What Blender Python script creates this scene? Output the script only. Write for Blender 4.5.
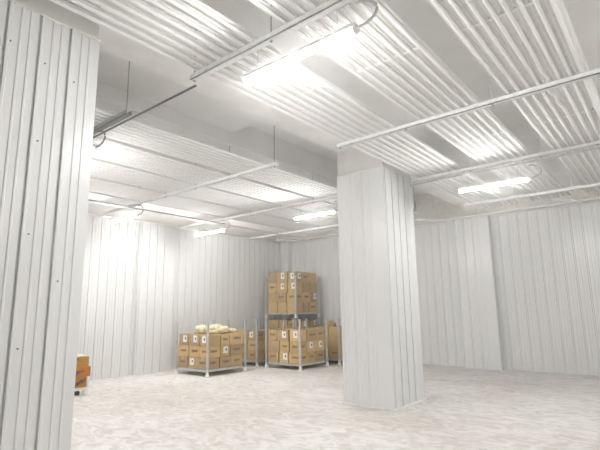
import bpy, bmesh, math, random
from mathutils import Vector, Matrix
random.seed(7)
for o in list(bpy.data.objects): bpy.data.objects.remove(o)
S = bpy.context.scene; COL = S.collection
# ---------------------------------------------------------------- camera
EYE = 1.6
yaw, pitch, roll = math.radians(39.231), math.radians(10.579), math.radians(-0.888)
fw = Vector((math.cos(yaw)*math.cos(pitch), math.sin(yaw)*math.cos(pitch), math.sin(pitch)))
rt = Vector((math.sin(yaw), -math.cos(yaw), 0)); up = rt.cross(fw)
r2 = rt*math.cos(roll)+up*math.sin(roll); u2 = up*math.cos(roll)-rt*math.sin(roll)
cd = bpy.data.cameras.new('camera'); cam = bpy.data.objects.new('camera', cd); COL.objects.link(cam)
cam.matrix_world = Matrix(((r2.x,u2.x,-fw.x,0),(r2.y,u2.y,-fw.y,0),(r2.z,u2.z,-fw.z,EYE),(0,0,0,1)))
cd.sensor_width = 36; cd.lens = 453.17/600*36; cd.clip_start = .05; cd.clip_end = 100
S.camera = cam
# ---------------------------------------------------------------- world, exposure
w = bpy.data.worlds.new('World'); S.world = w; w.use_nodes = True
w.node_tree.nodes['Background'].inputs[0].default_value = (.9, .95, 1, 1)
w.node_tree.nodes['Background'].inputs[1].default_value = .05
S.view_settings.view_transform = 'Standard'; S.view_settings.look = 'None'
S.view_settings.gamma = 1; S.view_settings.use_curve_mapping = False
S.view_settings.exposure = 1.24
S.cycles.diffuse_bounces = 7; S.cycles.max_bounces = 9; S.cycles.adaptive_threshold = .03
TUBE_POWER = 95.0        # emission of every fluorescent tube
HAZE = 0.019             # thin cold-store mist filling the air
vs = w.node_tree.nodes.new('ShaderNodeVolumeScatter'); vs.inputs['Density'].default_value = HAZE; vs.inputs['Anisotropy'].default_value = .75
w.node_tree.links.new(vs.outputs[0], w.node_tree.nodes['World Output'].inputs['Volume'])
# ---------------------------------------------------------------- materials
def mat(name, col, rough=.5, metal=0.0, noise=0.0, nscale=8.0, bump=0.0, bscale=30.0, spec=.5, stretch=None):
    m = bpy.data.materials.new(name); m.use_nodes = True
    nt = m.node_tree; N = nt.nodes; L = nt.links; b = N['Principled BSDF']
    b.inputs['Base Color'].default_value = (*col, 1); b.inputs['Roughness'].default_value = rough
    b.inputs['Metallic'].default_value = metal; b.inputs['Specular IOR Level'].default_value = spec
    tc = N.new('ShaderNodeTexCoord'); mp = N.new('ShaderNodeMapping'); L.new(tc.outputs['Object'], mp.inputs[0])
    if stretch: mp.inputs['Scale'].default_value = stretch
    if noise:
        n = N.new('ShaderNodeTexNoise'); n.inputs['Scale'].default_value = nscale; n.inputs['Detail'].default_value = 5
        L.new(mp.outputs[0], n.inputs['Vector'])
        r = N.new('ShaderNodeValToRGB'); r.color_ramp.elements[0].position = .3; r.color_ramp.elements[1].position = .7
        r.color_ramp.elements[0].color = (*[c*(1-noise) for c in col], 1)
        r.color_ramp.elements[1].color = (*[min(1, c*(1+noise*.5)) for c in col], 1)
        L.new(n.outputs[0], r.inputs[0]); L.new(r.outputs[0], b.inputs['Base Color'])
    if bump:
        n2 = N.new('ShaderNodeTexNoise'); n2.inputs['Scale'].default_value = bscale; n2.inputs['Detail'].default_value = 4
        L.new(mp.outputs[0], n2.inputs['Vector'])
        bp = N.new('ShaderNodeBump'); bp.inputs['Strength'].default_value = bump; bp.inputs['Distance'].default_value = .01
        L.new(n2.outputs[0], bp.inputs['Height']); L.new(bp.outputs[0], b.inputs['Normal'])
    return m
M = dict(
 panel=mat('white_steel_panel', (.80,.805,.80), .27, noise=.04, nscale=1.5, bump=.06, bscale=2.2, stretch=(1,1,.3)),
 joint=mat('panel_joint', (.5,.5,.47), .6),
 slab=mat('painted_slab', (.90,.892,.875), .9, noise=.07, nscale=1.3, bump=.15, bscale=6),
 foam=mat('sprayed_foam', (.90,.885,.82), .95, noise=.1, nscale=9, bump=.9, bscale=26),
 beam=mat('insulated_beam', (.90,.893,.875), .9, noise=.08, nscale=3, bump=.25, bscale=12),
 pipe=mat('frosted_pipe', (.93,.93,.92), .7, noise=.04, nscale=14),
 fin=mat('pipe_fin', (.78,.78,.76), .8, noise=.1, nscale=18),
 strut=mat('white_strut', (.90,.90,.89), .6, noise=.1, nscale=20),
 galv=mat('galvanised_steel', (.36,.36,.36), .6, .2, noise=.15, nscale=12),
 post=mat('post_steel', (.60,.61,.61), .4, .4, noise=.12, nscale=10),
 foot=mat('foot_casting', (.82,.83,.82), .5),
 cable=mat('grey_cable', (.17,.16,.17), .6),
 cablew=mat('pale_cable', (.55,.54,.55), .6),
 cap=mat('white_end_cap', (.85,.85,.85), .4),
 label=mat('white_paper', (.88,.88,.86), .7),
 ink=mat('black_ink', (.05,.05,.05), .7),
 brownink=mat('brown_print', (.20,.10,.045), .8),
 purpleink=mat('purple_print', (.10,.04,.10), .8),
 tape=mat('packing_tape', (.62,.42,.20), .35),
 sack=mat('woven_sack', (.84,.80,.56), .7, noise=.25, nscale=22, bump=.5, bscale=50),
 sheet=mat('cream_wrap_sheet', (.86,.80,.64), .5, noise=.1, nscale=12),
 screw=mat('screw_head', (.16,.16,.15), .5, .5),
 dark=mat('dark_rubber', (.03,.03,.035), .6),
)
CART = [mat('cardboard', c, .85, noise=.10, nscale=7) for c in
        ((.62,.44,.215), (.57,.40,.19), (.67,.485,.25), (.52,.365,.18), (.46,.33,.19))]
CORANGE = mat('orange_cardboard', (.58,.22,.05), .8, noise=.15, nscale=9)
COCHRE = mat('ochre_cardboard', (.50,.26,.05), .8, noise=.15, nscale=9)
# lamp
lm = bpy.data.materials.new('lit_tube'); lm.use_nodes = True; nt = lm.node_tree; nt.nodes.clear()
e = nt.nodes.new('ShaderNodeEmission'); e.inputs[0].default_value = (1, .985, .975, 1); e.inputs[1].default_value = TUBE_POWER
oo = nt.nodes.new('ShaderNodeOutputMaterial'); nt.links.new(e.outputs[0], oo.inputs[0]); M['tube'] = lm
# floor
def floor_mat():
    m = bpy.data.materials.new('brushed_concrete'); m.use_nodes = True; nt = m.node_tree; N = nt.nodes; L = nt.links
    b = N['Principled BSDF']; b.inputs['Roughness'].default_value = .8; b.inputs['Specular IOR Level'].default_value = .25
    tc = N.new('ShaderNodeTexCoord'); mp = N.new('ShaderNodeMapping'); L.new(tc.outputs['Object'], mp.inputs[0])
    mp.inputs['Rotation'].default_value = (0, 0, .87); mp.inputs['Scale'].default_value = (1, .55, 1)
    a = N.new('ShaderNodeTexNoise'); a.inputs['Scale'].default_value = 5.5; a.inputs['Detail'].default_value = 9
    a.inputs['Roughness'].default_value = .68; a.inputs['Distortion'].default_value = 1.6; L.new(mp.outputs[0], a.inputs['Vector'])
    c = N.new('ShaderNodeTexNoise'); c.inputs['Scale'].default_value = .45; c.inputs['Detail'].default_value = 3; L.new(tc.outputs['Object'], c.inputs['Vector'])
    r = N.new('ShaderNodeValToRGB'); E = r.color_ramp.elements
    E[0].position = .38; E[0].color = (.63,.61,.575,1); E[1].position = .58; E[1].color = (.83,.82,.795,1)
    k = E.new(.48); k.color = (.73,.712,.68,1)
    L.new(a.outputs[0], r.inputs[0])
    r2 = N.new('ShaderNodeValToRGB'); r2.color_ramp.elements[0].color = (.88,.86,.83,1); r2.color_ramp.elements[1].color = (1,1,1,1)
    r2.color_ramp.elements[0].position = .35; r2.color_ramp.elements[1].position = .6; L.new(c.outputs[0], r2.inputs[0])
    mx = N.new('ShaderNodeMixRGB'); mx.blend_type = 'MULTIPLY'; mx.inputs[0].default_value = 1
    L.new(r.outputs[0], mx.inputs[1]); L.new(r2.outputs[0], mx.inputs[2]); L.new(mx.outputs[0], b.inputs['Base Color'])
    bp = N.new('ShaderNodeBump'); bp.inputs['Strength'].default_value = .5; bp.inputs['Distance'].default_value = .03
    L.new(a.outputs[0], bp.inputs['Height']); L.new(bp.outputs[0], b.inputs['Normal'])
    return m
M['floor'] = floor_mat()
# ---------------------------------------------------------------- helpers
def obj(name, bm, m, parent=None, smooth=False):
    me = bpy.data.meshes.new(name)
    bmesh.ops.recalc_face_normals(bm, faces=bm.faces)
    bm.to_mesh(me); bm.free()
    for mm in (m if isinstance(m, list) else [m]): me.materials.append(mm)
    if smooth:
        for p in me.polygons: p.use_smooth = True
    o = bpy.data.objects.new(name, me); COL.objects.link(o); o.parent = parent
    return o
def box(bm, x0, y0, z0, x1, y1, z1, mi=0, bev=0.0):
    vs = [bm.verts.new((x, y, z)) for z in (z0, z1) for x, y in ((x0,y0),(x1,y0),(x1,y1),(x0,y1))]
    fs = [bm.faces.new([vs[i] for i in q]) for q in ((3,2,1,0),(4,5,6,7),(0,1,5,4),(1,2,6,5),(2,3,7,6),(3,0,4,7))]
    for f in fs: f.material_index = mi
    if bev:
        bmesh.ops.bevel(bm, geom=list({e for f in fs for e in f.edges}), offset=bev, segments=2, affect='EDGES', clamp_overlap=True)
    return fs
def tube(bm, pts, r, n=8, caps=True):
    pts = [Vector(p) for p in pts]; rings = []
    for i, p in enumerate(pts):
        d = (pts[min(i+1, len(pts)-1)]-pts[max(i-1, 0)]).normalized()
        a = d.cross(Vector((0,0,1)));  a = d.cross(Vector((0,1,0))) if a.length < .1 else a
        a.normalize(); b = d.cross(a); rr = r[i] if isinstance(r, (list, tuple)) else r
        rings.append([bm.verts.new(p+rr*(a*math.cos(t)+b*math.sin(t))) for t in (2*math.pi*k/n for k in range(n))])
    for q, s in zip(rings, rings[1:]):
        for k in range(n): bm.faces.new((q[k], q[(k+1) % n], s[(k+1) % n], s[k]))
    if caps: bm.faces.new(rings[0]); bm.faces.new(rings[-1][::-1])
def empty(name, loc=(0,0,0)):
    o = bpy.data.objects.new(name, None); COL.objects.link(o); o.location = loc; o.empty_display_size = .2; return o
def tag(o, label=None, cat=None, group=None, kind=None):
    if label: o['label'] = label
    if cat: o['category'] = cat
    if group: o['group'] = group
    if kind: o['kind'] = kind
    return o
def B(name, m, parent, *bx, bev=0.0, smooth=False):
    bm = bmesh.new()
    for b in bx: box(bm, *b, bev=bev)
    return obj(name, bm, m, parent, smooth)
def struct(name, bm, m, label, cat): return tag(obj(name, bm, m), label, cat, kind='structure')
# ribbed profile of a steel wall panel: (distance along, depth outward)
PER = .24
def profile(L, start=.03, end=.03):
    P = [(0, 0)]; s = start
    P.append((start, 0))
    while s+PER <= L-end+1e-6:
        for ds, dp in ((.002,-.018),(.014,-.018),(.016,.012),(.034,.012),(.042,0),(.098,0),(.104,.006),(.116,.006),(.122,0),(.166,0),(.172,.006),(.184,.006),(.190,0),(PER-.002,0)):
            P.append((s+ds, dp))
        s += PER
    P.append((L, 0)); return P
def ribbed(bm, loop_xy, z0, z1, closed=True):
    lo = [bm.verts.new((x, y, z0)) for x, y in loop_xy]; hi = [bm.verts.new((x, y, z1)) for x, y in loop_xy]
    n = len(lo)
    for i in range(n if closed else n-1):
        j = (i+1) % n; bm.faces.new((lo[i], lo[j], hi[j], hi[i]))
    if closed: bm.faces.new(lo[::-1]); bm.faces.new(hi)
def side(p0, p1, start=.03, end=.03):      # outward normal lies to the right of p0->p1
    p0, p1 = Vector(p0), Vector(p1); d = (p1-p0); L = d.length; d.normalize(); n = Vector((d.y, -d.x))
    return [tuple(p0+d*s+n*t) for s, t in profile(L, start, end)]
def column_loop(x0, y0, x1, y1):
    pts = []
    for a, b in (((x0,y0),(x1,y0)), ((x1,y0),(x1,y1)), ((x1,y1),(x0,y1)), ((x0,y1),(x0,y0))):
        pts += side(a, b, .03, .01)[:-1]
    return pts
# ---------------------------------------------------------------- the shell
XN, XR, YN, YL = -4.7, 12.75, -4.6, 11.17      # room extents
ZW, ZB, ZS = 4.04, 4.52, 4.95                  # top of panels, beam underside, recess slab
bm = bmesh.new(); box(bm, XN-.3, YN-.3, -.2, XR+.3, YL+.3, 0)
struct('floor', bm, M['floor'], 'pale mottled concrete floor with brushed wavy streaks', 'floor')
def wall(name, p0, p1, label, thick=.15):
    bm = bmesh.new(); L = side(p0, p1, .0, .0)
    a, b = Vector(p0), Vector(p1); d = (b-a).normalized(); n = Vector((d.y, -d.x))
    ribbed(bm, L+[tuple(b-n*thick), tuple(a-n*thick)], 0, ZW)
    wl = struct(name, bm, M['panel'], label, 'wall')
    # sprayed foam band between panel top and slab, and the flashing under it
    f = bmesh.new()
    q = [a-n*.02, b-n*.02, b-n*thick, a-n*thick]
    lo = [f.verts.new((v.x, v.y, ZW)) for v in q]; hi = [f.verts.new((v.x, v.y, ZS+.1)) for v in q]
    for i in range(4): f.faces.new((lo[i], lo[(i+1)%4], hi[(i+1)%4], hi[i]))
    f.faces.new(lo); f.faces.new(hi)
    tag(obj('foam_band', f, M['foam'], wl), 'cream sprayed foam above the panels')
    f = bmesh.new(); q = [a+n*.03, b+n*.03, b-n*.02, a-n*.02]
    lo = [f.verts.new((v.x, v.y, ZW-.02)) for v in q]; hi = [f.verts.new((v.x, v.y, ZW+.03)) for v in q]
    for i in range(4): f.faces.new((lo[i], lo[(i+1)%4], hi[(i+1)%4], hi[i]))
    f.faces.new(lo); f.faces.new(hi)
    obj('flashing', f, M['strut'], wl)
    return wl
wall('wall_left', (XN, YL), (XR, YL), 'white ribbed steel panel wall at the far left behind the stillages')
wall('wall_right', (XR, YL), (XR, YN), 'white ribbed steel panel wall running along the right side')
wall('wall_back', (XR, YN), (XN, YN), 'white ribbed steel panel wall behind the camera')
wall('wall_near', (XN, YN), (XN, YL), 'white ribbed steel panel wall at the near left side')
def pilaster(name, pts, label):
    bm = bmesh.new(); loop = []
    for a, b in zip(pts, pts[1:]): loop += side(a, b)[:-1]
    loop.append(pts[-1]); ribbed(bm, loop, 0, ZW)
    t = struct(name, bm, M['panel'], label, 'pilaster')
    xs = [p[0] for p in pts]; ys = [p[1] for p in pts]
    B('foam_collar', M['foam'], t, (min(xs)+.02, min(ys)+.02, ZW, max(xs)-.005, max(ys)-.005, min(ZB+.02, 4.08)))
    return t
pilaster('trim_1', [(6.68,YL-.01),(6.68,YL-.11),(7.80,YL-.11),(7.80,YL-.01)], 'white ribbed pilaster on the left wall beside the leftmost full stillage')
pilaster('trim_2', [(XR-.01,4.64),(XR-.22,4.64),(XR-.22,3.67),(XR-.01,3.67)][::1], 'white ribbed pilaster standing out of the right wall')
pilaster('trim_3', [(12.52,YL-.01),(12.52,10.80),(XR-.01,10.80)], 'ribbed pilaster filling the far corner behind the stacked stillages')
# ceiling: slab with a deeper recess, and the beam joining the columns
bm = bmesh.new()
box(bm, XN-.3, YN-.3, ZB, XR+.3, 3.6, ZB+.6)                 # near zone
box(bm, XN-.3, 5.78, ZB, XR+.3, YL+.3, ZB+.6)                # far zone
box(bm, XN-.3, 4.62, ZB+.22, 5.2, 5.8, ZB+.6)                # recess, shallower left half
box(bm, 5.2, 4.62, ZS+.05, XR+.3, 5.8, ZB+.6)                # recess, deeper right half
struct('ceiling', bm, M['slab'], 'pale grey concrete ceiling slab above the cooling pipes', 'ceiling')
bm = bmesh.new(); box(bm, XN-.2, 9.24, 4.085, XR+.05, YL+.1, 4.6)
struct('trim_5', bm, M['slab'], 'smooth pale dropped ceiling strip along the left wall', 'ceiling')
bm = bmesh.new(); box(bm, XN-.2, 3.6, ZB, XR+.2, 4.64, ZB+.6)
struct('trim_4', bm, M['beam'], 'cream insulated beam running over both columns', 'beam')
# ---------------------------------------------------------------- columns
def column(x0, y0, x1, y1, label, screws):
    root = empty('square_column', ((x0+x1)/2, (y0+y1)/2, 0)); tag(root, label, 'column')
    def at(o):
        o.parent = root; o.matrix_parent_inverse = Matrix.Translation(-root.location); return o
    bm = bmesh.new(); ribbed(bm, column_loop(x0, y0, x1, y1), 0, ZW); at(obj('cladding', bm, M['panel']))
    at(B('foam_collar', M['beam'], None, (x0+.012, y0+.012, ZW, x1-.012, y1-.012, ZB)))
    # lumpy bead of foam round the top edge
    bm = bmesh.new(); r = random.Random(3)
    for (ax, ay), (bx_, by_) in (((x0,y0),(x1,y0)), ((x1,y0),(x1,y1)), ((x1,y1),(x0,y1)), ((x0,y1),(x0,y0))):
        k = 26; pts = []; rr = []
        for i in range(k+1):
            t = i/k; pts.append((ax+(bx_-ax)*t, ay+(by_-ay)*t, ZW+r.uniform(-.008,.008))); rr.append(r.uniform(.008,.018))
        tube(bm, pts, rr, 7)
    at(obj('foam_bead', bm, M['foam'], smooth=True))
    bm = bmesh.new(); box(bm, x0-.02, y0-.02, 0, x1+.02, y1+.02, .03); at(obj('base_sealant', bm, M['strut']))
    for sx, sz in screws:
        bm = bmesh.new(); tube(bm, [(sx, y0-.001, sz), (sx, y0-.012, sz)], .006, 8); at(obj('screw', bm, M['screw']))
    return root
column(.755, 3.77, 1.77, 4.74, 'large white ribbed column cropped by the left frame edge',
       [(1.07,3.7),(1.33,3.62),(1.57,3.55),(1.33,2.95),(1.57,1.85),(1.33,1.35),(1.07,1.3),(1.33,2.2),(1.07,2.7)])
column(6.80, 3.67, 7.92, 4.64, 'white ribbed square column standing in the middle of the room', [])
# ---------------------------------------------------------------- ceiling cooling pipes
ZP = 3.985
def pipe_mesh(x0, x1, y, kink=None):
    bm = bmesh.new()
    pts = [(x0, y, ZP)]
    if kink:
        for kx, dy in kink: pts.append((kx, y+dy, ZP))
    pts.append((x1, y, ZP)); tube(bm, pts, .019, 8)
    return bm
def fin_mesh(x0, x1, y):
    bm = bmesh.new()
    for s in (-1, 1):
        box(bm, x0, min(y+s*.015, y+s*.044), ZP+.012, x1, max(y+s*.015, y+s*.044), ZP+.016)
    return bm
def pipe_bank(x0, x1, y0, y1, label, straps, n=8, kinked=None, header=False):
    root = empty('cooling_pipe_bank', (x0, (y0+y1)/2, ZP)); tag(root, label, 'cooling pipes', 'banks of white cooling pipes under the ceiling')
    inv = Matrix.Translation(-root.location)
    def at(o): o.parent = root; o.matrix_parent_inverse = inv; return o
    for i in range(n):
        y = y0+(y1-y0)*i/(n-1)
        k = [(4.6,0),(4.9,.012),(5.15,-.004),(5.3,.03),(5.5,.045),(5.62,.01),(5.9,.03),(6.1,0)] if kinked == i else None
        pp = at(obj('pipe', pipe_mesh(x0, x1, y, k), M['pipe'], smooth=True))
        fn = obj('fin', fin_mesh(x0, x1, y), M['fin'], pp); fn.matrix_parent_inverse = inv
        fn.matrix_parent_inverse = Matrix.Identity(4)
    for sx in straps:
        at(B('strap', M['strut'], None, (sx-.018, y0-.02, ZP+.005, sx+.018, y1+.02, ZP+.03)))
    if header:
        bm = bmesh.new(); tube(bm, [(x0, y0-.03, ZP+.003), (x1, y0-.03, ZP+.003)], .034, 10); tag(at(obj('header_pipe', bm, M['pipe'], smooth=True)), 'thicker white edge pipe')
    return root
ST = (1.2, 3.72, 6.45, 9.1)
X0, X1 = -4.5, 11.3
pipe_bank(X0, X1, .46, 1.18, 'white cooling pipe bank nearest the top right corner of the ceiling', ST, kinked=3, header=True)
pipe_bank(X0, X1, 1.54, 2.26, 'white cooling pipe bank second from the right, above the lamps on the right', ST)
pipe_bank(X0, X1, 2.64, 3.43, 'white cooling pipe bank running just in front of both columns', ST)
pipe_bank(X0, X1, 5.06, 5.76, 'white cooling pipe bank just beyond the grey ceiling recess', ST)
pipe_bank(X0, X1, 5.98, 6.72, 'white cooling pipe bank second beyond the grey ceiling recess', ST)
pipe_bank(X0, X1, 6.93, 7.66, 'white cooling pipe bank third beyond the grey ceiling recess', ST)
pipe_bank(X0, X1, 7.92, 8.66, 'white cooling pipe bank just before the dark conduit near the left wall', ST)
# struts carrying the pipes, hung on rods
ZT = 3.915
def strut(x, y0, y1, rods, label, m=None):
    root = empty('support_strut', (x, (y0+y1)/2, ZT)); tag(root, label, 'ceiling strut', 'steel struts under the cooling pipes')
    inv = Matrix.Translation(-root.location)
    def at(o): o.parent = root; o.matrix_parent_inverse = inv; return o
    at(B('channel', m or M['strut'], None, (x-.035, y0, ZT-.02, x+.035, y1, ZT-.012), (x-.035, y0, ZT-.02, x-.027, y1, ZT+.035), (x+.027, y0, ZT-.02, x+.035, y1, ZT+.035)))
    for y in rods:
        z1 = ZB+.22 if 4.64 < y < 5.78 and x < 5.2 else (ZS+.05 if 4.64 < y < 5.78 else ZB)
        bm = bmesh.new(); tube(bm, [(x, y, ZT-.03), (x, y, z1)], .006, 6)
        r = at(obj('hanger_rod', bm, M['galv'] if y > 4.7 or x == 2.62 else M['strut']))
        bm = bmesh.new(); tube(bm, [(x, y, ZT-.031), (x, y, ZT-.021)], .014, 6); n = obj('nut', bm, M['galv'], r)
names = {2.62: 'nearest row, above the brightest lamp', 5.22: 'second row, in front of the middle column', 7.65: 'third row, behind the middle column', 10.4: 'last row, nearest the right wall'}
NR = {2.62: [2.43, 3.49, 1.3, -.2], 5.22: [1.36, 3.49, -.2, 2.45], 7.65: [2.45, 3.49, 1.36, -.2], 10.4: [2.45, 3.49, 1.36, -.2]}
for x, d in names.items():
    strut(x, -2.4, 3.52, NR[x], 'white channel strut over the front half, '+d)
    strut(x, 4.72, 10.6, [4.78, 5.87, 6.83, 7.8, 8.78], 'white channel strut beyond the recess, '+d.replace('above the brightest lamp', 'beside the cropped column').replace('in front of', 'left of').replace('behind the middle', 'beyond the middle'), M['galv'] if x == 2.62 else None)
def run(name, pts, r, m, label, cat, n=10):
    bm = bmesh.new(); tube(bm, pts, r, n)
    return tag(obj(name, bm, m, smooth=True), label, cat)
run('conduit', [(2.66, 9.0, 3.865), (2.66, 3.52, 3.865)], .012, M['cable'], 'thin dark conduit crossing the recess beside the cropped column', 'conduit')
run('conduit', [(-4.5, 8.93, 3.845), (7.8, 8.93, 3.845)], .014, M['cable'], 'long thin dark conduit along the left wall feeding two lamps', 'conduit')
run('conduit', [(-4.5, 9.12, 3.868), (11.9, 9.12, 3.868)], .024, M['beam'], 'thicker pale pipe beside the thin conduit near the left wall', 'conduit')
run('conduit', [(7.70, 3.6, 3.865), (7.70, -1.0, 3.865)], .012, M['cablew'], 'pale conduit behind the middle column over the right hand lamp', 'conduit')
run('wall_pipe', [(12.2, 10.6, 4.02), (12.2, -4.4, 4.02)], .03, M['pipe'], 'long white pipe along the top of the right wall', 'pipe')
def stub(y, label):
    root = empty('branch_pipe', (12.2, y, 4.0)); tag(root, label, 'pipe branch', 'white pipe branches near the right wall')
    inv = Matrix.Translation(-root.location)
    def at(o): o.parent = root; o.matrix_parent_inverse = inv; return o
    bm = bmesh.new(); tube(bm, [(11.45, y+.3, 3.98), (11.6, y, 3.97)], .035, 10); at(obj('capped_end', bm, M['pipe'], smooth=True))
    bm = bmesh.new(); tube(bm, [(11.6, y, 3.97), (11.75, y-.15, 3.93), (12.15, y-.18, 3.98)], .028, 10); at(obj('elbow', bm, M['pipe'], smooth=True))
    bm = bmesh.new(); tube(bm, [(11.5, y+.2, 4.0), (11.5, y+.2, ZB)], .006, 6); at(obj('hanger_rod', bm, M['galv']))
stub(1.6, 'white capped pipe branch at the far right under the ceiling')
stub(5.05, 'white capped pipe branch peeking out just right of the middle column')
stub(10.1, 'white capped pipe branch in the far corner above the stacked stillages')
# ---------------------------------------------------------------- lamps
def lamp(x, y0, y1, label, cablem, z=3.65):
    root = empty('tube_lamp', (x, (y0+y1)/2, z)); tag(root, label, 'ceiling light', 'bare tube lamps hung below the ceiling')
    inv = Matrix.Translation(-root.location)
    def at(o): o.parent = root; o.matrix_parent_inverse = inv; return o
    bm = bmesh.new(); tube(bm, [(x, y0+.02, z), (x, y1-.02, z)], .030, 14); at(obj('lit_tube', bm, M['tube'], smooth=True))
    at(B('uplight_shield', M['cap'], None, (x-.041, y0+.005, z+.007, x+.041, y1-.005, z+.045), bev=.004))  # cover added above the tube to hold its light off the ceiling
    for a, b in ((y0, y0+.03), (y1-.03, y1)):
        bm = bmesh.new(); tube(bm, [(x, a, z), (x, b, z)], .033, 14); at(obj('end_cap', bm, M['cap'], smooth=True))
    for y in (y0+.18, y1-.18):
        bm = bmesh.new(); tube(bm, [(x, y, z+.02), (x, y, ZT-.018)], .0025, 5); at(obj('suspension_wire', bm, M['cablew']))
    bm = bmesh.new(); pts = []
    for i in range(13):
        t = i/12*math.pi; pts.append((x+.02*math.sin(t), y0+.01-.17*math.sin(t), z+.115+.105*math.cos(t)))
    tube(bm, pts, .011, 8); at(obj('cable', bm, cablem, smooth=True))
lamp(2.65, 1.58, 2.80, 'largest glowing tube lamp at the top centre of the view', M['cablew'])
lamp(2.60, 5.42, 6.64, 'glowing tube lamp mostly hidden behind the cropped left column', M['cable'])
lamp(5.20, 8.75, 10.0, 'glowing tube lamp in front of the left wall pilaster', M['cable'])
lamp(7.67, 8.75, 9.98, 'glowing tube lamp in front of the left wall, above the stillages', M['cablew'])
lamp(7.67, 5.28, 6.42, 'glowing tube lamp touching the left edge of the middle column', M['cablew'], 3.615)
lamp(7.67, 1.54, 2.70, 'glowing tube lamp to the right of the middle column', M['cablew'], 3.58)
for x, y in ((2.62,-2.2), (7.67,-2.2), (-2.4,6.0)):  # extra lamps added out of frame to light the unseen part of the room
    lamp(x, y, y+1.22, 'added tube lamp out of view, lighting the unseen part of the room', M['cablew'])
# ---------------------------------------------------------------- stillages and cartons
def stillage(x0, y0, x1, y1, label, z=0.0, h=1.335, posts=True, ph=None):
    root = empty('post_pallet', ((x0+x1)/2, (y0+y1)/2, z)); tag(root, label, 'post pallet', 'steel post pallets loaded with cartons')
    inv = Matrix.Translation(-root.location)
    def at(o): o.parent = root; o.matrix_parent_inverse = inv; return o
    bb = [(x0, y0, z+.11, x1, y0+.05, z+.165), (x0, y1-.05, z+.11, x1, y1, z+.165), (x0, y0, z+.11, x0+.05, y1, z+.165), (x1-.05, y0, z+.11, x1, y1, z+.165)]
    at(B('base_frame', M['post'], None, *bb))
    at(B('deck', M['post'], None, *[(x0+.05, y0+.08+i*(y1-y0-.24)/5, z+.12, x1-.05, y0+.16+i*(y1-y0-.24)/5, z+.15) for i in range(6)]))
    for cx, cy in ((x0-.005,y0-.005),(x1+.005,y0-.005),(x1+.005,y1+.005),(x0-.005,y1+.005)):
        p = at(B('post', M['post'], None, (cx-.025, cy-.025, z+.08, cx+.025, cy+.025, z+h), bev=.006))
        bm = bmesh.new(); tube(bm, [(cx, cy, z), (cx, cy, z+.02), (cx, cy, z+.05), (cx, cy, z+.12)], [.062,.06,.04,.036], 10)
        f = obj('foot', bm, M['foot'], p)
    return root
def glyphs(bm, plane, c, a0, a1, z0, z1, rnd, off):
    # row of short printed strokes, plane 'x' (normal -X) or 'y' (normal -Y)
    a = a0
    while a < a1-.008:
        w = rnd.uniform(.012,.022); zz0 = z0+rnd.uniform(0,.25)*(z1-z0); zz1 = z1-rnd.uniform(0,.25)*(z1-z0)
        if plane == 'x': box(bm, c-off, a, zz0, c+.001, min(a+w,a1), zz1)
        else: box(bm, a, c-off, zz0, min(a+w,a1), c+.001, zz1)
        a += w+.007
crnd = random.Random(11)
def carton(x0, y0, z0, x1, y1, z1, label, group, prints='', stick='', m=None, inkm=None, rot=0.0):
    cx, cy = (x0+x1)/2, (y0+y1)/2; hx, hy, hz = (x1-x0)/2, (y1-y0)/2, z1-z0
    m = m or crnd.choice(CART)
    bm = bmesh.new(); box(bm, -hx, -hy, 0, hx, hy, hz, bev=.006)
    o = obj('carton', bm, m); o.location = (cx, cy, z0); o.rotation_euler.z = rot; tag(o, label, 'box', group)
    # tape over the top and down two ends
    obj('packing_tape', (lambda b: (box(b, -hx-.001, -.025, hz*.72, hx+.001, .025, hz+.001), b)[1])(bmesh.new()), M['tape'], o)
    ink = inkm or M['brownink']
    for pl in prints:
        b = bmesh.new()
        if pl == 'x': glyphs(b, 'x', -hx, -hy*.6, hy*.5, hz*.42, hz*.68, crnd, .002)
        else: glyphs(b, 'y', -hy, -hx*.6, hx*.5, hz*.42, hz*.68, crnd, .002)
        obj('printed_mark', b, ink, o)
    for s in stick:
        b = bmesh.new(); d = bmesh.new(); a = crnd.uniform(-.1,.08); q = hz*.30
        if s == 'x':
            box(b, -hx-.003, a-.075, q, -hx+.001, a+.075, q+hz*.6); box(d, -hx-.005, a-.045, q+hz*.22, -hx, a+.0, q+hz*.42)
        else:
            box(b, a-.075, -hy-.003, q, a+.075, -hy+.001, q+hz*.6); box(d, a-.0, -hy-.005, q+hz*.22, a+.045, -hy, q+hz*.42)
        sl = tag(obj('shipping_label', b, M['label'], o), 'white paper label'); obj('barcode', d, M['ink'], sl)
    return o
LAYERN = {3: ['bottom','middle','top'], 4: ['bottom','second','third','top']}
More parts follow.
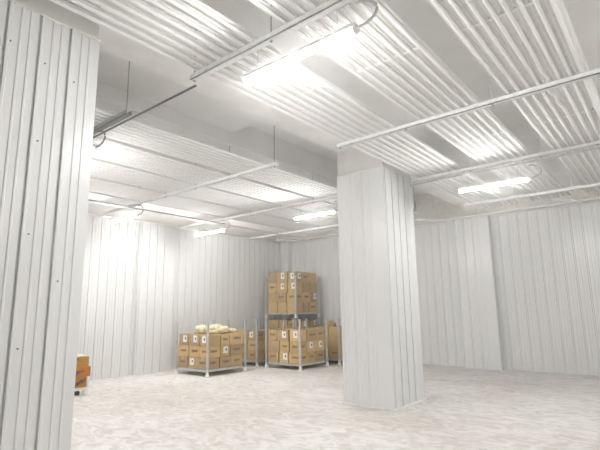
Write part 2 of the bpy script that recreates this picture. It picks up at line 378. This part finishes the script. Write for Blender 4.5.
def load(x0, y0, x1, y1, z, layers, h, desc, group, stickers, skipcore=True, m=None, printp=.7, lay0=0, skip=()):
    """3x3 cartons per layer; column index counts along +X, row index along +Y"""
    ax0, ay0, ax1, ay1 = x0+.024, y0+.024, x1-.024, y1-.024
    nn = LAYERN[layers]
    for k in range(layers):
        c1 = [0, crnd.uniform(.27,.38), crnd.uniform(.60,.72), 1]; c2 = [0, crnd.uniform(.27,.38), crnd.uniform(.60,.72), 1]
        for i in range(3):
            for j in range(3):
                if i and j and (k < layers-1 or skipcore == 2): continue     # hidden inside the stack
                if (i, j, k) in skip: continue
                e = lambda: crnd.uniform(.0,.032)+.004
                xa, xb = ax0+(ax1-ax0)*c1[i]+e(), ax0+(ax1-ax0)*c1[i+1]-.007
                ya, yb = ay0+(ay1-ay0)*c2[j]+e(), ay0+(ay1-ay0)*c2[j+1]-.007
                z0 = z+k*h+(.0 if k == 0 else .001*k); z1 = z0+h-(crnd.uniform(-.03,.015) if k == layers-1 else .004)
                if i == 0 and j == 0: pos = 'near corner'
                elif i == 0: pos = ['', 'middle of left side', 'left end'][j]
                elif j == 0: pos = ['', 'middle of right side', 'right end'][i]
                else: pos = {(1,1):'set back in centre',(2,1):'set back on right',(1,2):'set back on left',(2,2):'rear corner'}[(i,j)]
                st = ''.join(s for (a, b, c, s) in stickers if (a, b, c) == (i, j, k))
                lab = '%sbrown carton, %s layer, %s of %s' % ('white-labelled ' if st else '', nn[k], pos, desc)
                pr = ('x' if i == 0 and 'x' not in st and crnd.random() < printp else '')+('y' if j == 0 and 'y' not in st and crnd.random() < printp else '')
                carton(xa, ya, z0, xb, yb, z1, lab, group, pr, st, m)
ZD = .166
# leftmost full stillage (A)
stillage(7.54, 9.18, 8.81, 10.46, 'leftmost of the full stillages, with pale sacks on top')
load(7.54, 9.18, 8.81, 10.46, ZD, 3, .278, 'the leftmost full load', 'cartons on the leftmost full stillage',
     [(0,1,2,'x'),(0,0,2,'x'),(1,0,1,'y'),(0,1,0,'x'),(0,2,2,'x')])
# front stillage in the middle (B)
stillage(9.70, 7.98, 10.90, 9.22, 'front stillage in the middle of the group, under the raised one')
load(9.70, 7.98, 10.90, 9.22, ZD, 3, .29, 'the front middle load', 'cartons on the front middle stillage',
     [(0,0,2,'x'),(0,1,2,'x'),(0,1,0,'x'),(1,0,1,'y'),(2,0,1,'y')])
# half hidden stillage between them (C)
stillage(9.75, 9.66, 10.95, 10.88, 'stillage set back between the leftmost and the front middle ones')
load(9.75, 9.66, 10.95, 10.88, ZD, 3, .275, 'the set back load', 'cartons on the set back stillage', [(0,0,2,'x')], skipcore=2)
# stillage half behind the middle column (D)
stillage(11.38, 7.88, 12.50, 9.08, 'rightmost stillage, partly behind the middle column')
load(11.38, 7.88, 12.50, 9.08, ZD, 3, .295, 'the rightmost load', 'cartons on the rightmost stillage', [], printp=.35)
# rear stillage (E) that carries the raised one (F)
stillage(11.26, 9.42, 12.45, 10.70, 'rear stillage that carries the raised one', h=1.345)
load(11.26, 9.42, 12.45, 10.70, ZD, 4, .272, 'the rear lower load', 'cartons on the rear lower stillage', [(1,0,3,'y'),(2,0,3,'y')], m=CART[3])
stillage(11.26, 9.42, 12.45, 10.70, 'raised stillage standing on top of the rear one', z=1.346, h=1.33)
load(11.26, 9.42, 12.45, 10.70, 1.346+ZD, 4, .328, 'the raised load', 'cartons on the raised stillage',
     [(0,1,3,'x'),(0,0,3,'x'),(0,1,2,'x'),(0,0,2,'x'),(0,0,3,'y'),(2,0,1,'y')], printp=.5)
# sacks on A
def sack(cx, cy, z, sx, sy, sz, rot, label):
    bm = bmesh.new(); bmesh.ops.create_icosphere(bm, subdivisions=4, radius=1); r = random.Random(int(cx*1000+cy*77))
    ph = [r.uniform(0,6) for _ in range(6)]
    for v in bm.verts:
        c = v.co; n = 1+.07*math.sin(5*c.x+ph[0])*math.cos(4*c.y+ph[1])+.05*math.sin(9*c.y+ph[2]+3*c.z)+.03*math.sin(13*c.x+ph[3])
        sgn = lambda a, p: math.copysign(abs(a)**p, a)
        v.co = Vector((sgn(c.x,.75)*sx*n, sgn(c.y,.75)*sy*n, (sgn(c.z,.85)*n+1)*sz*.5 if c.z > -.6 else 0.0))
    o = obj('sack', bm, M['sack'], smooth=True); o.location = (cx, cy, z); o.rotation_euler.z = rot
    tag(o, label, 'sack', 'pale sacks on the leftmost full stillage')
    b = bmesh.new(); box(b, -sx*.9, -.012, sz*.80, sx*.9, .012, sz*1.03, bev=.004); obj('seam', b, M['sheet'], o)
ztop = ZD+3*.278+.032
sack(7.95, 9.48, ztop, .16, .12, .08, .2, 'small pale sack nearest the front corner of the leftmost full load')
sack(8.30, 9.52, ztop, .17, .15, .17, -.1, 'tallest pale yellowish sack in the middle of the leftmost full load')
sack(8.61, 9.52, ztop, .12, .15, .10, .1, 'pale sack at the right edge of the leftmost full load')
sack(8.00, 9.98, ztop, .20, .17, .20, 1.4, 'pale sack at the rear left of the leftmost full load')
sack(8.45, 9.98, ztop, .22, .17, .21, .1, 'pale sack at the rear right of the leftmost full load')
# little carton lying on D
zt = ZD+3*.295+.030
carton(11.55, 8.25, zt, 11.85, 8.55, zt+.10, 'small flattened carton lying on top of the rightmost load', 'loose cartons on top of the rightmost load', m=CART[4], rot=.3)
carton(11.62, 8.33, zt+.101, 11.78, 8.47, zt+.17, 'smallest carton, perched on another on top of the rightmost load', 'loose cartons on top of the rightmost load', m=CART[2], rot=-.4)
# ---------------------------------------------------------------- low load at the left, half behind the cropped column (G)
gx0, gy0, gx1, gy1 = 3.56, 9.30, 4.63, 10.35
root = empty('low_pallet', ((gx0+gx1)/2, (gy0+gy1)/2, 0)); tag(root, 'low white pallet half hidden behind the cropped left column', 'pallet')
inv = Matrix.Translation(-root.location)
def atg(o): o.parent = root; o.matrix_parent_inverse = inv; return o
atg(B('deck', M['foot'], None, (gx0, gy0, .10, gx1, gy1, .15)))
for cx, cy in ((gx0+.04,gy0+.04),(gx1-.04,gy0+.04),(gx1-.04,gy1-.04),(gx0+.04,gy1-.04)):
    atg(B('leg', M['foot'], None, (cx-.035, cy-.035, 0.0, cx+.035, cy+.035, .10), bev=.005))
for cx in (gx1-.17, gx0+.3):
    bm = bmesh.new(); tube(bm, [(cx, gy0+.09, .05), (cx, gy0+.13, .05)], .05, 14); w_ = atg(obj('wheel', bm, M['dark']))
atg(B('corner_post', M['foot'], None, (gx1-.028, gy0-.005, .15, gx1+.0, gy0+.018, .35)))
def slashes(o, spots, hy):
    for (a, z, l, ang) in spots:
        b = bmesh.new(); dx, dz = math.cos(ang)*l/2, math.sin(ang)*l/2; nx, nz = -math.sin(ang)*.016, math.cos(ang)*.016
        q = [(a-dx-nx, z-dz-nz), (a+dx-nx, z+dz-nz), (a+dx+nx, z+dz+nz), (a-dx+nx, z-dz+nz)]
        f = [b.verts.new((p, -hy-.003, r)) for p, r in q]; g = [b.verts.new((p, -hy+.001, r)) for p, r in q]
        b.faces.new(f); b.faces.new(g[::-1])
        for i in range(4): b.faces.new((f[i], f[(i+1)%4], g[(i+1)%4], g[i]))
        obj('printed_mark', b, M['purpleink'], o)
gg = 'patterned cartons on the low pallet'
o = carton(4.06, gy0+.02, .152, gx1-.03, 9.80, .352, 'bottom orange carton with dark slashes on the low pallet', gg, m=COCHRE, inkm=M['purpleink'])
slashes(o, [(.06,.06,.13,.9),(.13,.10,.13,.9),(.20,.12,.12,.9),(-.05,.05,.08,.9)], .24)
o = carton(4.10, gy0, .354, gx1+.03, 9.78, .544, 'middle orange carton jutting out to the right on the low pallet', gg, 'y', m=CORANGE, inkm=M['purpleink'])
slashes(o, [(-.15,.09,.14,1.5),(.0,.06,.10,.7)], .24)
o = carton(4.05, gy0+.02, .546, gx1-.01, 9.80, .736, 'top orange carton with dark slashes on the low pallet', gg, m=COCHRE, inkm=M['purpleink'])
slashes(o, [(-.14,.10,.16,.9),(-.06,.11,.16,.9),(.03,.12,.12,.9)], .24)
carton(3.64, gy0+.02, .152, 4.03, 9.80, .736, 'tall brown carton behind the cropped column on the low pallet', gg, m=CART[1])
carton(3.66, 9.83, .152, gx1-.04, 10.3, .70, 'wide brown carton at the rear of the low pallet', gg, m=CART[2])
s_ = B('cover_sheet', M['sheet'], None, (3.95, gy0+.03, .738, gx1-.02, 10.25, .765), bev=.008)
tag(s_, 'cream sheet covering the cartons on the low pallet', 'sheet')
c_ = B('cardboard_flap', CORANGE, None, (3.98, 9.75, .767, gx1-.22, 10.05, .80), bev=.004)
tag(c_, 'folded brown cardboard lying on the cream sheet', 'cardboard')
